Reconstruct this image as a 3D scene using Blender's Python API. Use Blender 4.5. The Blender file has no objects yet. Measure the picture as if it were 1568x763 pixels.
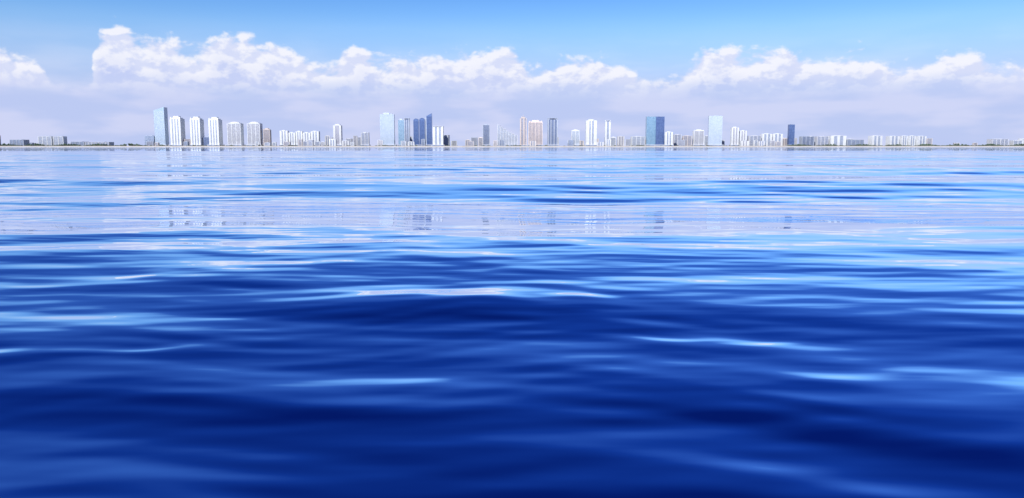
import bpy, math, random
import numpy as np
random.seed(11); rng=np.random.RandomState(5)
S=bpy.context.scene
F=1230.0; HZ=225.0; CX=784.0; CAMH=1.5

# ---------------------------------------------------------------- helpers
def new_mat(name):
    m=bpy.data.materials.new(name); m.use_nodes=True
    nt=m.node_tree
    return m,nt,nt.nodes['Principled BSDF']
class NB:
    def __init__(s,nt): s.nt=nt
    def node(s,t,**k):
        n=s.nt.nodes.new(t)
        for a,b in k.items(): setattr(n,a,b)
        return n
    def put(s,sock,v):
        if isinstance(v,bpy.types.NodeSocket): s.nt.links.new(v,sock)
        else: sock.default_value=v
    def m(s,op,a,b=None,c=None,clamp=False):
        n=s.node('ShaderNodeMath',operation=op,use_clamp=clamp)
        s.put(n.inputs[0],a)
        if b is not None: s.put(n.inputs[1],b)
        if c is not None: s.put(n.inputs[2],c)
        return n.outputs[0]
    def mr(s,v,a,b,c=0.0,d=1.0,interp='SMOOTHSTEP'):
        n=s.node('ShaderNodeMapRange',interpolation_type=interp)
        s.put(n.inputs[0],v); s.put(n.inputs[1],a); s.put(n.inputs[2],b); s.put(n.inputs[3],c); s.put(n.inputs[4],d)
        return n.outputs[0]
    def xyz(s,x,y,z):
        n=s.node('ShaderNodeCombineXYZ')
        for i,v in enumerate((x,y,z)): s.put(n.inputs[i],v)
        return n.outputs[0]
    def noise(s,vec,scale,detail=4,rough=0.5,dist=0.0,dim='3D'):
        n=s.node('ShaderNodeTexNoise',noise_dimensions=dim)
        s.put(n.inputs['Vector'],vec); n.inputs['Scale'].default_value=scale
        n.inputs['Detail'].default_value=detail; n.inputs['Roughness'].default_value=rough
        n.inputs['Distortion'].default_value=dist
        return n.outputs['Fac']
    def mix(s,f,a,b,blend='MIX'):
        n=s.node('ShaderNodeMix',data_type='RGBA',blend_type=blend)
        s.put(n.inputs[0],f)
        for i,v in ((6,a),(7,b)):
            if isinstance(v,tuple) and len(v)==3: v=v+(1,)
            s.put(n.inputs[i],v)
        return n.outputs[2]

# ---------------------------------------------------------------- world / sky
SUN_EL=math.radians(42); SUN_AZ=math.radians(212)
STR=0.1
w=bpy.data.worlds.new("World"); S.world=w; w.use_nodes=True
try: w.cycles.sampling_method='NONE'
except Exception as e: print(e)
nt=w.node_tree; nt.nodes.clear(); B=NB(nt)
out=B.node('ShaderNodeOutputWorld'); bg=B.node('ShaderNodeBackground'); bg.inputs[1].default_value=STR
nt.links.new(bg.outputs[0],out.inputs[0])
sky=B.node('ShaderNodeTexSky',sky_type='NISHITA'); sky.sun_disc=False
sky.sun_elevation=SUN_EL; sky.sun_rotation=SUN_AZ; sky.altitude=0; sky.air_density=1.0; sky.dust_density=0.5; sky.ozone_density=4.0
tc=B.node('ShaderNodeTexCoord'); sep=B.node('ShaderNodeSeparateXYZ'); nt.links.new(tc.outputs['Generated'],sep.inputs[0])
X,Y,Z=sep.outputs
R2D=57.29578
az=B.m('MULTIPLY',B.m('ARCTAN2',X,Y),R2D)
el=B.m('MULTIPLY',B.m('ARCSINE',Z),R2D)
azf=B.m('PINGPONG',B.m('ADD',az,40.0),80.0)
azu=B.m('DIVIDE',azf,80.0)
tops=[(0,70),(45,80),(85,104),(105,135),(145,120),(160,72),(185,38),(208,42),(228,58),(270,54),(300,72),(340,56),(370,48),(400,62),(432,62),(470,84),(510,92),(548,68),(600,88),(652,84),(700,74),(745,72),(790,78),(832,102),(860,82),(890,88),(950,92),(990,118),(1025,112),(1062,80),(1100,66),(1140,82),(1190,76),(1250,80),(1330,80),(1380,96),(1440,76),(1500,92),(1568,104)]
fc=B.node('ShaderNodeFloatCurve'); cv=fc.mapping.curves[0]
def az_of(px): return math.degrees(math.atan((px-CX)/F))
def el_of(px,py): return math.degrees(math.atan((HZ-py)/math.hypot(F,px-CX)))
pts=[(0.0,0.55)]+[((az_of(a)+40)/80,el_of(a,b)/10) for a,b in tops]+[(0.96,0.6),(1.0,0.5)]
cv.points[0].location=pts[0]; cv.points[1].location=pts[-1]
for p in pts[1:-1]: cv.points.new(p[0],p[1])
fc.mapping.update(); nt.links.new(azu,fc.inputs['Value'])
top=B.m('MULTIPLY',fc.outputs[0],10.0)
P=B.xyz(az,B.m('MULTIPLY',el,1.6),0.0)
def shift(dx,dy):
    n=B.node('ShaderNodeVectorMath',operation='ADD'); nt.links.new(P,n.inputs[0]); n.inputs[1].default_value=(dx,dy,0); return n.outputs[0]
def fbm(vec):
    a=B.noise(vec,0.42,7,0.58,0.15,'2D')
    v=B.node('ShaderNodeTexVoronoi',feature='F1',voronoi_dimensions='2D'); B.put(v.inputs['Vector'],vec); v.inputs['Scale'].default_value=0.62
    v.inputs['Detail'].default_value=2; v.inputs['Roughness'].default_value=0.55
    return B.m('ADD',B.m('MULTIPLY',a,0.8),B.m('MULTIPLY',B.m('SUBTRACT',0.62,v.outputs['Distance']),0.20))
f0=fbm(P); f1=fbm(shift(-0.35,0.6))
nz=B.m('MULTIPLY',B.m('SUBTRACT',f0,0.43),3.4)
d=B.m('ADD',B.m('SUBTRACT',B.m('SUBTRACT',top,0.12),el),nz)
alpha=B.mr(d,-0.2,0.6)
relief=B.m('SUBTRACT',f0,f1)
light=B.mr(relief,-0.11,0.11)
near_top=B.mr(d,3.4,0.3)
bright=B.m('ADD',B.m('MULTIPLY',light,0.66),B.m('MULTIPLY',near_top,0.42),clamp=True)
low=B.mr(el,2.7,4.9)
broad=B.noise(B.xyz(B.m('MULTIPLY',az,0.25),el,3.0),0.6,3,0.5,0,'2D')
k=1.0/STR
def C(r,g,b): return (r*k,g*k,b*k,1)
ccol=B.mix(bright,C(0.56,0.63,0.93),C(0.93,0.93,1.0))
haze=B.mix(B.mr(broad,0.36,0.66),C(0.51,0.59,0.90),C(0.63,0.67,0.93))
cr=B.node('ShaderNodeValToRGB'); nt.links.new(B.m('DIVIDE',el,60.0,clamp=True),cr.inputs[0])
stops=[(8.0,(.45,.60,.77)),(9.8,(.34,.52,.75)),(13,(.09,.19,.47)),(20,(.022,.085,.34)),(30,(.006,.034,.22)),(60,(.012,.05,.28))]
e=cr.color_ramp.elements
e[0].position=stops[0][0]/60; e[0].color=stops[0][1]+(1,); e[1].position=1.0; e[1].color=stops[-1][1]+(1,)
for p,cc in stops[1:-1]:
    q=e.new(p/60); q.color=cc+(1,)
grade=B.mix(1.0,cr.outputs[0],(2,2,2,1),'MULTIPLY')
clear=B.mix(1.0,sky.outputs[0],grade,'MULTIPLY')
hz=B.mr(el,9.2,2.5)
clear=B.mix(B.m('MULTIPLY',hz,0.95),clear,haze)
ccol=B.mix(low,haze,ccol)
a2=B.m('MULTIPLY',alpha,B.m('ADD',0.25,B.m('MULTIPLY',low,0.68)))
fin=B.mix(a2,clear,ccol)
nt.links.new(fin,bg.inputs[0])

# ---------------------------------------------------------------- sun
sl=bpy.data.lights.new("sun",'SUN'); sl.energy=4.8; sl.angle=math.radians(0.5); sl.color=(1,0.97,0.93)
so=bpy.data.objects.new("sun",sl); S.collection.objects.link(so)
from mathutils import Vector
sd=Vector((math.sin(SUN_AZ)*math.cos(SUN_EL),math.cos(SUN_AZ)*math.cos(SUN_EL),math.sin(SUN_EL)))
so.rotation_euler=sd.to_track_quat('Z','Y').to_euler(); so.location=(0,0,300)

# ---------------------------------------------------------------- camera
cd=bpy.data.cameras.new("camera"); cam=bpy.data.objects.new("camera",cd); S.collection.objects.link(cam)
cd.sensor_width=36; cd.lens=36*F/1568; cd.clip_end=60000; cd.clip_start=0.05
cam.location=(0,0,CAMH); cam.rotation_euler=(math.radians(90)-math.atan((381.5-HZ)/F),0,0)
S.camera=cam
S.view_settings.view_transform='Standard'; S.view_settings.look='None'; S.view_settings.exposure=0

# ---------------------------------------------------------------- water
r=np.concatenate([np.geomspace(0.8,300,860),np.geomspace(300,14000,110)[1:]])
a=np.concatenate([np.arange(-42,42.001,0.11),np.arange(44,317,2.0)])*math.pi/180
nr,na=len(r),len(a)
Rg,Ag=np.meshgrid(r,a,indexing='ij')
Xg=(Rg*np.sin(Ag)).astype(np.float64); Yg=(Rg*np.cos(Ag)).astype(np.float64)
dr=np.gradient(r)[:,None]
H=np.zeros_like(Xg)
waves=[]
waves.append((23.0,0.165,math.radians(3),-2*math.pi*12.3/23.0+math.pi/2,'s'))
waves.append((8.5,0.012,math.radians(-9),-2*math.pi*12.3/8.5+math.pi/2,'s'))
waves.append((37.0,0.03,math.radians(14),2.0,'s'))
def group(n,l0,l1,slope,spread):
    for i in range(n):
        L=math.exp(rng.uniform(math.log(l0),math.log(l1)))
        waves.append((L,slope*L/(2*math.pi)*rng.uniform(0.6,1.3),math.radians(rng.normal(0,spread)),rng.uniform(0,6.28),'g'))
group(12,2.0,5.0,0.0080,12)
group(16,0.8,2.0,0.0064,13)
group(26,0.25,0.7,0.0040,13)
Wx=0.5*np.sin(Xg*0.35+1.3*np.sin(Yg*0.21))+0.3*np.sin(Xg*0.9+Yg*0.5+2)
Wy=0.35*np.sin(Xg*0.42+0.7)+0.22*np.sin(Xg*0.83-Yg*0.31)+0.10*np.sin(Xg*1.9+Yg*0.7)
patch=0.85+0.45*np.sin(Xg*0.19+1.1*np.sin(Yg*0.13)+0.4)*np.sin(Yg*0.23+0.9*np.sin(Xg*0.11)+1.0)
for L,A,th,ph,kd in waves:
    kx=2*math.pi/L*math.sin(th); ky=2*math.pi/L*math.cos(th)
    fade=np.clip((L/(dr*3.2)-1.0),0,1)
    arg=kx*(Xg+Wx)+ky*(Yg+Wy)+ph
    H+= A*np.sin(arg)*fade*(patch if kd=='g' else 1.0)
# low wavelets riding on the swell: long gentle face, short back (x, y, half-width, back length, height, skew)
packets=[(-3.9,5.7,0.9,0.13,0.020,0.12),(-2.7,5.9,0.6,0.10,0.014,0.20),
 (-1.0,7.7,0.9,0.17,0.024,-0.02),(-0.2,7.95,0.5,0.12,0.015,-0.06),(0.65,7.6,0.3,0.11,0.014,-0.10),
 (-3.9,8.6,1.0,0.16,0.020,0.02),(-2.7,9.5,1.0,0.15,0.017,-0.05),(-5.4,8.2,1.0,0.16,0.018,0.08),
 (1.45,6.15,0.45,0.09,0.012,-0.12),(2.0,6.0,0.4,0.08,0.010,-0.16),
 (-1.3,11.2,1.3,0.22,0.020,0.03),(1.2,11.0,1.4,0.2,0.018,-0.05),(0.1,9.1,0.5,0.14,0.012,0.0),(-6.3,10.6,1.5,0.24,0.022,0.06),
 (5.5,9.0,1.1,0.18,0.014,-0.05),(3.4,-4.5,0.8,0.14,0.018,0.1),(-2.4,-7.0,0.9,0.16,0.02,-0.1)]
for (px,py,sx,sy,hh,sk) in packets:
    u=Xg-px; v=Yg-py-sk*u-0.06*np.sin(2.9*u+px*3)-0.03*np.sin(7.3*u+py)
    s=np.where(v>0,sy,sy*4.5)
    H+=hh*np.exp(-(u/sx)**2)*np.exp(-v*v/(2*s*s))
verts=np.stack([Xg,Yg,H],-1).reshape(-1,3)
i=np.arange(nr-1)[:,None]; j=np.arange(na)[None,:]; jn=(j+1)%na
quads=np.stack([i*na+j,i*na+jn,(i+1)*na+jn,(i+1)*na+j],-1).reshape(-1,4)[:,::-1]
me=bpy.data.meshes.new("ocean_water")
c=len(verts); me.vertices.add(c+1)
allv=np.vstack([verts,[[0,0,float(H[0].mean())]]]).astype(np.float32); me.vertices.foreach_set('co',allv.ravel())
tri=np.stack([np.full(na,c),(np.arange(na)+1)%na,np.arange(na)],-1)
nl=quads.size+tri.size; me.loops.add(nl)
me.loops.foreach_set('vertex_index',np.concatenate([quads.ravel(),tri.ravel()]).astype(np.int32))
npoly=len(quads)+len(tri); me.polygons.add(npoly)
ls=np.concatenate([np.arange(len(quads))*4,quads.size+np.arange(len(tri))*3]).astype(np.int32)
me.polygons.foreach_set('loop_start',ls)
me.polygons.foreach_set('use_smooth',np.ones(npoly,bool))
me.update(calc_edges=True); me.validate()
wo=bpy.data.objects.new("ocean_water",me); S.collection.objects.link(wo)
m=bpy.data.materials.new("sea_water"); m.use_nodes=True; nt=m.node_tree; nt.nodes.clear(); B=NB(nt)
out=B.node('ShaderNodeOutputMaterial')
tc=B.node('ShaderNodeTexCoord'); mp=B.node('ShaderNodeMapping'); mp.inputs['Scale'].default_value=(0.32,1,1)
nt.links.new(tc.outputs['Object'],mp.inputs[0])
n1=B.noise(mp.outputs[0],1.1,2,0.5,0,'2D'); n2=B.noise(mp.outputs[0],5.0,1,0.5,0,'2D')
n3=B.noise(mp.outputs[0],0.14,2,0.5,0,'2D')
gust=B.mr(B.noise(mp.outputs[0],0.055,2,0.5,0,'2D'),0.42,0.60,0.35,1.0)
hgt=B.m('ADD',B.m('MULTIPLY',B.m('ADD',B.m('MULTIPLY',n1,0.028),B.m('MULTIPLY',n2,0.0012)),gust),B.m('MULTIPLY',n3,0.13))
bp=B.node('ShaderNodeBump'); bp.inputs['Strength'].default_value=1.0; bp.inputs['Distance'].default_value=1.0
nt.links.new(hgt,bp.inputs['Height'])
df=B.node('ShaderNodeBsdfDiffuse')
df.inputs[0].default_value=(0.0,0.0012,0.066,1)
gl=B.node('ShaderNodeBsdfGlossy'); gl.inputs['Roughness'].default_value=0.012; gl.inputs['Color'].default_value=(0.82,0.89,1.0,1)
nt.links.new(bp.outputs[0],gl.inputs['Normal'])
fr=B.node('ShaderNodeFresnel'); fr.inputs['IOR'].default_value=1.33; nt.links.new(bp.outputs[0],fr.inputs['Normal'])
ms=B.node('ShaderNodeMixShader'); nt.links.new(fr.outputs[0],ms.inputs[0]); nt.links.new(df.outputs[0],ms.inputs[1]); nt.links.new(gl.outputs[0],ms.inputs[2])
nt.links.new(ms.outputs[0],out.inputs[0])
me.materials.append(m)

# ---------------------------------------------------------------- facade materials
def wall(name,col,rough=0.7):
    m,nt,b=new_mat(name); B=NB(nt)
    tc=B.node('ShaderNodeTexCoord')
    n=B.noise(tc.outputs['Object'],0.05,2,0.6)
    dk=tuple(c*0.88 for c in col)
    nt.links.new(B.mix(B.mr(n,0.3,0.7),dk,tuple(col)),b.inputs['Base Color'])
    b.inputs['Roughness'].default_value=rough
    return m
def glass(name,c0,c1,rough=0.12,spec=0.5):
    m,nt,b=new_mat(name); B=NB(nt)
    tc=B.node('ShaderNodeTexCoord'); sp=B.node('ShaderNodeSeparateXYZ'); nt.links.new(tc.outputs['Object'],sp.inputs[0])
    q=B.xyz(B.m('FLOOR',B.m('DIVIDE',sp.outputs[0],4.0)),B.m('FLOOR',B.m('DIVIDE',sp.outputs[1],4.0)),B.m('FLOOR',B.m('DIVIDE',sp.outputs[2],3.6)))
    wn=B.node('ShaderNodeTexWhiteNoise'); nt.links.new(q,wn.inputs['Vector'])
    nt.links.new(B.mix(wn.outputs['Value'],c0,c1),b.inputs['Base Color'])
    b.inputs['Roughness'].default_value=rough; b.inputs['IOR'].default_value=1.6
    b.inputs['Specular IOR Level'].default_value=spec
    return m
M={
 'white':wall('white_stucco',(0.77,0.80,0.83)),
 'offwhite':wall('offwhite_stucco',(0.70,0.72,0.77)),
 'cream':wall('cream_stucco',(0.74,0.69,0.67)),
 'tan':wall('tan_stucco',(0.60,0.53,0.50)),
 'peach':wall('peach_stucco',(0.78,0.68,0.63)),
 'grey':wall('grey_concrete',(0.46,0.52,0.62)),
 'blueband':wall('blue_spandrel',(0.13,0.21,0.43),0.35),
 'tealband':wall('teal_spandrel',(0.36,0.49,0.62),0.35),
 'paleband':wall('pale_spandrel',(0.60,0.68,0.78),0.4),
 'g_mid':glass('window_glass',(0.17,0.23,0.38),(0.34,0.43,0.60)),
 'g_light':glass('pale_curtain_glass',(0.40,0.50,0.63),(0.56,0.65,0.77)),
 'g_teal':glass('teal_curtain_glass',(0.12,0.26,0.42),(0.26,0.44,0.58)),
 'g_dark':glass('dark_blue_glass',(0.05,0.09,0.24),(0.12,0.19,0.38)),
 'g_warm':glass('bronze_window_glass',(0.30,0.31,0.40),(0.46,0.46,0.52)),
}
class MB:
    def __init__(s): s.v=[];s.f=[];s.mi=[];s.mats=[]
    def idx(s,k):
        if k not in s.mats: s.mats.append(k)
        return s.mats.index(k)
    def prism(s,poly,z0,z1,mat):
        n=len(poly); b=len(s.v); zt=z1 if isinstance(z1,(list,tuple)) else [z1]*n
        s.v+= [(x,y,z0) for x,y in poly]+[(p[0],p[1],z) for p,z in zip(poly,zt)]
        k=s.idx(mat)
        for i in range(n):
            j=(i+1)%n; s.f.append((b+i,b+j,b+n+j,b+n+i)); s.mi.append(k)
        s.f.append(tuple(b+n+i for i in range(n))); s.mi.append(k)
        s.f.append(tuple(b+i for i in reversed(range(n)))); s.mi.append(k)
    def box(s,x0,x1,y0,y1,z0,z1,mat): s.prism([(x0,y0),(x1,y0),(x1,y1),(x0,y1)],z0,z1,mat)
    def dome(s,cx,cy,z,rx,ry,h,mat,n=14,k=4):
        for q in range(k):
            a0=q/k*math.pi/2; a1=(q+1)/k*math.pi/2*0.98
            b=len(s.v); mi=s.idx(mat)
            for aa in (a0,a1):
                for t in range(n): s.v.append((cx+rx*math.cos(aa)*math.cos(t/n*6.2832),cy+ry*math.cos(aa)*math.sin(t/n*6.2832),z+h*math.sin(aa)))
            for t in range(n):
                u=(t+1)%n; s.f.append((b+t,b+u,b+n+u,b+n+t)); s.mi.append(mi)
    def obj(s,name,loc,yaw=0):
        me=bpy.data.meshes.new(name); me.from_pydata(s.v,[],s.f)
        for k in s.mats: me.materials.append(M[k])
        me.polygons.foreach_set('material_index',s.mi); me.update()
        o=bpy.data.objects.new(name,me); S.collection.objects.link(o); o.location=loc; o.rotation_euler=(0,0,yaw); return o
GZ=4.0
def tower(name,x0,x1,top,style='balcony',wallm='white',gl='g_mid',crown='mech',D=4350,yaw=0,ratio=0.7,podium=True,piers=None):
    cx=(x0+x1)/2; W=(x1-x0)/F*D; yr=math.radians(yaw)
    wd=W/(math.cos(yr)+ratio*abs(math.sin(yr))); dp=min(wd*ratio,55)
    Ht=CAMH+(HZ-top)/F*D-GZ
    a,b=wd/2,dp/2; m=MB()
    crownh={'mech':0.05,'dome':0.09,'steps':0.10,'frame':0.06,'slant':0.09,'wedge':0,'flat':0.02,'spire':0.12,'barrel':0.08}[crown]*Ht
    crownh=max(crownh,2.5) if crown!='wedge' else 0
    Hb=Ht-crownh
    if podium and Ht>70:
        m.box(-a*1.25,a*1.25,-b*1.5,b*1.2,0,9,'offwhite' if wallm!='tan' else 'tan'); 
        m.box(-a*1.18,a*1.18,-b*1.5-0.4,-b*1.5-0.01,2,7,'g_mid')
        z0=9.0
    else: z0=0.0
    fh=3.6; nf=max(2,int((Hb-z0)/fh)); fh=(Hb-z0)/nf
    if style=='wedge':
        n=7
        hr=[1.0,0.90,0.80,0.72,0.65,0.58,0.52]
        for q in range(n):
            xa=-a+2*a*q/n; xb=-a+2*a*(q+1)/n-0.02; hh=Hb*hr[q]
            m.box(xa+0.8,xb-0.8,-b+1.2,b-1,0,hh-2,gl)
            m.box(xa,xa+1.6,-b-0.4,b,0,hh+2,wallm)
            for f in range(int(hh/3.6)+1):
                m.box(xa+1.61,xb,-b,b-0.3,f*3.6+0.1,f*3.6+1.6,wallm)
        m.box(a,a+1.5,-b,b,0,Hb*0.5,wallm)
        return m.obj(name,((cx-CX)/F*D,D,GZ),-yr)
    if style=='glass':
        m.box(-a+.3,a-.3,-b+.3,b-.3,z0,Hb,gl)
        for f in range(nf+1):
            z=z0+f*fh; m.box(-a,a,-b,b,z-0.25,z+0.35,wallm)
        nm=max(3,int(wd/7))
        for q in range(nm+1):
            x=-a+wd*q/nm; m.box(x-0.2,x+0.2,-b-0.25,-b-0.01,z0,Hb,wallm)
    elif style=='stripe':
        m.box(-a+1.6,a-1.6,-b+1.6,b-1.6,z0,Hb,gl)
        for f in range(nf+1):
            z=z0+f*fh; m.box(-a+.5,a-.5,-b+.5,b-.5,z-0.3,z+0.7,wallm)
        for (u0,u1) in (piers or [(0,.2),(.42,.58),(.8,1)]):
            m.box(-a+wd*u0,-a+wd*u1,-b,b,z0,Hb+1.2,wallm)
    else:
        m.box(-a+1.8,a-1.8,-b+1.8,b-1.8,z0,Hb,gl)
        for f in range(nf+1):
            z=z0+f*fh; m.box(-a,a,-b,b,z-0.3,z+1.0,wallm)
        m.box(-a-.3,-a+2.0,-b-.3,b+.3,0.01,Hb+1.3,wallm); m.box(a-2.0,a+.3,-b-.3,b+.3,0.01,Hb+1.3,wallm)
        if wd>34:
            nn=int(wd/18)
            for q in range(1,nn):
                x=-a+wd*q/nn; m.box(x-1.2,x+1.2,-b-.35,b+.25,0.02,Hb+0.9,wallm)
    if crown=='mech':
        m.box(-a*.55,a*.35,-b*.5,b*.5,Hb+0.5,Ht,wallm); m.box(a*.42,a*.7,-b*.4,b*.3,Hb+0.5,Hb+crownh*.5,wallm)
    elif crown=='dome':
        m.box(-a*.8,a*.8,-b*.8,b*.8,Hb+.5,Hb+crownh*.35,wallm); m.dome(0,0,Hb+crownh*.34,a*.72,b*.72,crownh*.62,wallm)
    elif crown=='steps':
        m.box(-a*.8,a*.8,-b*.8,b*.8,Hb+.5,Hb+crownh*.45,wallm); m.box(-a*.5,a*.5,-b*.5,b*.5,Hb+crownh*.45,Ht,wallm)
        m.box(-a*.95,-a*.75,-b*.9,-b*.7,Hb+.6,Hb+crownh*.7,wallm); m.box(a*.75,a*.95,-b*.9,-b*.7,Hb+.6,Hb+crownh*.7,wallm)
    elif crown=='frame':
        m.box(-a,-a+3,-b,b,Hb+.5,Ht-1.51,wallm); m.box(a-3,a,-b,b,Hb+.5,Ht-1.51,wallm); m.box(-a,a,-b,b,Ht-1.5,Ht,wallm)
        m.box(-a*.6,a*.6,-b*.4,b*.6,Hb+.5,Ht-3,gl)
    elif crown=='slant':
        m.prism([(-a+.3,-b+.3),(a-.3,-b+.3),(a-.3,b-.3),(-a+.3,b-.3)],Hb+.36,[Hb+1,Ht,Ht,Hb+1],gl)
        m.prism([(-a,-b),(a,-b),(a,-b+.28),(-a,-b+.28)],Hb+.36,[Hb+2,Ht+1,Ht+1,Hb+2],wallm)
    elif crown=='barrel':
        n=8
        for q in range(n):
            xa=-a+2*a*q/n; xb=-a+2*a*(q+1)/n-.02; t=(q+.5)/n*2-1
            m.box(xa,xb,-b+.4,b-.4,Hb+.4,Hb+1+crownh*math.sqrt(max(0,1-t*t)),gl if q%2 else wallm)
    elif crown=='flat':
        m.box(-a*.3,a*.5,-b*.4,b*.5,Hb+.5,Ht,'grey')
    elif crown=='spire':
        m.box(-a*.6,a*.6,-b*.6,b*.6,Hb+.5,Hb+crownh*.5,wallm)
        m.prism([(-a*.5,-b*.5),(a*.5,-b*.5),(a*.5,b*.5),(-a*.5,b*.5)],Hb+crownh*.5,Hb+crownh*.6,gl)
        m.box(-1.0,1.0,-1.0,1.0,Hb+crownh*.6,Ht,wallm)
    return m.obj(name,((cx-CX)/F*D,D,GZ),-yr)

T=tower
A='apartment_building'; CT='condo_tower'; GT='glass_tower'; HT='hotel_building'
T(A,26,47,214,wallm='grey',crown='flat'); T(HT,69,89,209,wallm='white',crown='flat'); T(HT,91,106,209,wallm='white',crown='flat')
T(A,118,138,217,wallm='grey',crown='flat'); T(A,140,176,217.5,wallm='offwhite',crown='flat')
T(A,229,243,208,'glass','paleband','g_mid','flat')
T(GT,244,262,166,'glass','tealband','g_light','slant',ratio=.6,yaw=8)
P3=[(0,.17),(.30,.44),(.56,.70),(.83,1)]
T(CT,268,287,179,'stripe','white','g_mid','steps',piers=P3,yaw=10)
T(CT,298,316,180,'stripe','white','g_mid','steps',piers=P3,yaw=10)
T(CT,326,344,180.5,'stripe','white','g_mid','steps',piers=P3,yaw=10)
T(A,317,326,210,'glass','grey','g_dark','flat'); T(A,288,297,213,wallm='tan',crown='flat')
T(CT,355,375,187,'balcony','white','g_warm','dome'); T(CT,385,404,187,'balcony','white','g_warm','dome')
T(CT,408,418,197,'balcony','tan','g_warm','steps')
T(A,405,414,214,wallm='cream')
for q in [(433,445,200),(446,456,203),(457,467,201),(468,479,203),(480,492,201)]:
    T(CT,*q,'stripe','white','g_mid','mech',piers=[(0,.25),(.4,.6),(.75,1)])
T(CT,514,526,189,'stripe','offwhite','g_warm','spire',piers=[(0,.25),(.75,1)])
T(CT,556,567,203,'balcony','offwhite','g_mid','mech')
T(GT,585,606,174,'glass','paleband','g_light','mech',ratio=.5)
T(GT,612,621,183,'glass','paleband','g_teal','mech'); T(GT,621,629,182,'stripe','grey','g_dark','frame')  # second tower is added as the dark right side of the teal one
T(GT,635,643,183,'glass','blueband','g_dark','barrel'); T(GT,644,652,182,'glass','blueband','g_dark','barrel')
T(GT,655,663,175,'glass','blueband','g_dark','slant',ratio=1.0); T(A,652.6,654.6,181,'glass','white','g_light','flat',podium=False)  # narrow pale block is added as the dark tower's white left edge
T(CT,664.5,680,194,'stripe','white','g_mid','frame',D=4275)
T(CT,740,750,191,'balcony','grey','g_dark','mech')
T(CT,762,792,192,'wedge','white','g_mid','wedge',ratio=.5)
T(CT,796,806,177,'stripe','tan','g_mid','spire',piers=[(0,.2),(.5,.7),(.9,1)])
T(CT,809,830,185,'balcony','peach','g_warm','steps',D=4320)
T(CT,838,853,182,'stripe','grey','g_dark','frame',piers=[(0,.1),(.28,.36),(.6,.68),(.9,1)])
T(CT,874,886,199,'balcony','white','g_light','steps')
T(CT,896,912,184,'stripe','white','g_mid','mech',piers=[(0,.3),(.42,.55),(.72,1)]); T(CT,925,933,185,'stripe','white','g_mid','frame',piers=[(0,.3),(.7,1)])
T(CT,965,985,209,'balcony','white')
T(GT,987,1001,179,'glass','tealband','g_teal','flat',ratio=.8); T(GT,1001.5,1014,179,'glass','blueband','g_dark','flat',D=4330)
T(CT,1016,1027,202,'stripe','white','g_mid',D=4270); T(CT,1029,1040,206,'balcony','offwhite'); T(CT,1043,1056,208,'balcony','cream')
T(CT,1059,1074,199,'balcony','white','g_warm','steps')
T(GT,1081,1102,178,'glass','paleband','g_light','flat',ratio=.5,yaw=6)
T(CT,1116,1127,195,'stripe','white','g_warm','mech'); T(CT,1129,1139,200,'stripe','white','g_warm','mech')
T(A,1143,1160,208,'balcony','offwhite'); T(A,1162,1177,205,'stripe','white'); T(A,1178.5,1193,205,'stripe','white')
T(GT,1203,1211,191,'glass','blueband','g_dark','flat',ratio=1)
T(A,1222,1240,209,'balcony','grey','g_dark'); T(A,1245,1262,209,'balcony','offwhite'); T(A,1265,1288,208,'stripe','white')
T(A,1290,1315,214,'balcony','grey')
for q in [(1326,1344,208),(1353,1370,208.5),(1373,1383,208),(1385,1395,208),(1397,1411,208.5)]: T(A,*q,'stripe','white',yaw=-8)
T(A,1509,1533,213,'balcony','offwhite'); T(A,1542,1556,215,'balcony','white'); T(A,1556,1575,212,'balcony','white')
def row(xa,xb,t0,t1,D,prob=1.0):
    x=xa
    while x<xb:
        wpx=random.uniform(6,14)
        if random.random()<prob:
            tall=random.uniform(t0,t1)
            wm=random.choice(['white','white','white','offwhite','offwhite','cream','grey'])
            T(A,x,x+wpx*0.85,tall,random.choice(['balcony','stripe']),wm,random.choice(['g_mid','g_warm','g_mid']),random.choice(['mech','flat','steps']),D=D,yaw=random.uniform(-15,15),podium=False)
        x+=wpx
row(500,760,216,207,4480,.7); row(430,1200,218,213,4250,.4); row(793,1320,216,208,4500,.6); row(230,430,218.5,215,4250,.35)
row(1320,1420,217,212,4500,.4); row(0,230,219,217,4500,.2); row(1420,1600,219,217,4500,.2)
row(-500,0,218,205,4450,.5); row(1600,2100,218,203,4450,.5)

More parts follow.
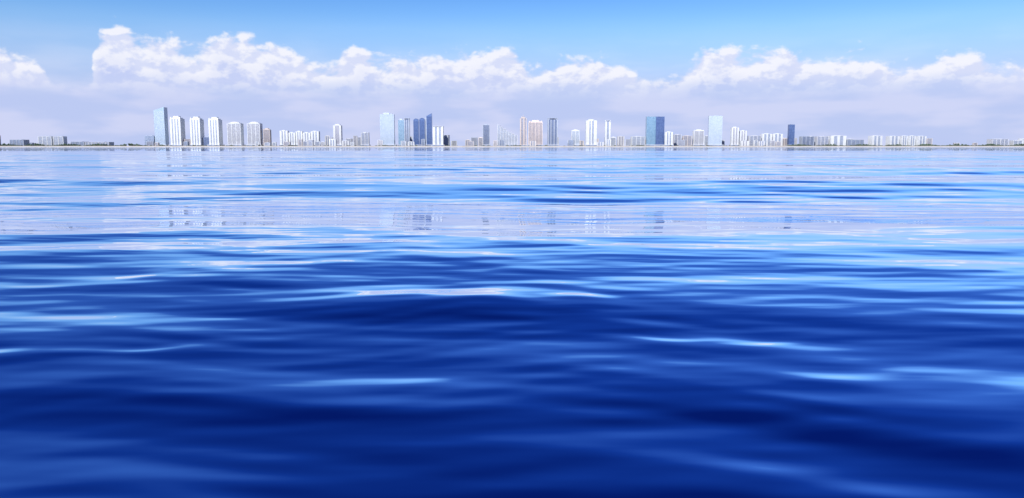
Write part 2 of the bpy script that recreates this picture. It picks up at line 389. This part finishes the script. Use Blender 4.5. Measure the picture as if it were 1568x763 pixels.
# ---------------------------------------------------------------- land
def simple(name,cols,scale,rough=0.9):
    m,nt,b=new_mat(name); B=NB(nt); tc=B.node('ShaderNodeTexCoord')
    n=B.noise(tc.outputs['Object'],scale,3,0.6)
    nt.links.new(B.mix(B.mr(n,0.3,0.7),cols[0],cols[1]),b.inputs['Base Color']); b.inputs['Roughness'].default_value=rough; return m
M['sand']=simple('beach_sand',((0.60,0.56,0.50),(0.74,0.71,0.66)),0.02)
M['soil']=simple('coastal_ground',((0.10,0.12,0.06),(0.22,0.2,0.14)),0.01)
M['foam']=simple('surf_foam',((0.5,0.6,0.68),(0.85,0.88,0.9)),0.05)
M['leaf']=simple('distant_foliage',((0.045,0.085,0.06),(0.11,0.16,0.10)),0.03)
def sheet(name,prof,mat,x0=-9000,x1=9000,nx=400,jit=0):
    v=[];f=[]
    for i in range(nx+1):
        x=x0+(x1-x0)*i/nx; jj=jit*(math.sin(x*0.004)+0.5*math.sin(x*0.017))
        for q,(y,z) in enumerate(prof): v.append((x,y+jj,z))
    n=len(prof)
    for i in range(nx):
        for q in range(n-1): f.append((i*n+q,(i+1)*n+q,(i+1)*n+q+1,i*n+q+1))
    me=bpy.data.meshes.new(name); me.from_pydata(v,[],f); me.materials.append(M[mat]); me.update()
    o=bpy.data.objects.new(name,me); S.collection.objects.link(o)
sheet('beach',[(4105,-1.0),(4120,0.5),(4150,3.2),(4200,6.0),(4215,6.2)],'sand',jit=4)
sheet('coastal_ground',[(4200,3.0),(4210,4.0),(6000,4.0),(13900,3.0)],'soil')
sheet('surf_foam',[(4085,-0.2),(4095,0.45),(4104,0.3)],'foam',jit=4)

import bmesh
bm0=bmesh.new(); bmesh.ops.create_icosphere(bm0,subdivisions=2,radius=1); iv=np.array([v.co[:] for v in bm0.verts]); itf=np.array([[v.index for v in f.verts] for f in bm0.faces]); bm0.free()
V=[];Fc=[];off=0
def clump(x,y,z,s,h):
    global off
    nz=1+0.25*rng.randn(len(iv),1)
    V.append(iv*nz*np.array([s,s,h])+np.array([x,y,z])); Fc.append(itf+off); off+=len(iv)
def trees(pa,pb,n,hmax,D=4235):
    for _ in range(n):
        px=rng.uniform(pa,pb); h=rng.uniform(0.45,1)*hmax*(0.7+0.3*math.sin(px*0.13)); dd=D+rng.uniform(-6,90)
        x=(px-CX)/F*dd
        s=rng.uniform(2.5,6)
        for kx in range(3): clump(x+rng.randn()*s*.6,dd+rng.randn()*3,GZ+h*(0.45+0.22*kx),s*(1-.2*kx),h*0.32)
trees(-300,240,650,14); trees(240,440,140,8); trees(430,1200,380,7); trees(1200,1430,300,11); trees(1400,1900,700,12)
v=np.vstack(V); f=np.vstack(Fc)
me=bpy.data.meshes.new('distant_trees'); me.from_pydata(v.tolist(),[],f.tolist()); me.materials.append(M['leaf']); me.update()
o=bpy.data.objects.new('distant_trees',me); S.collection.objects.link(o)
print('objs',len(S.objects),'water verts',c)
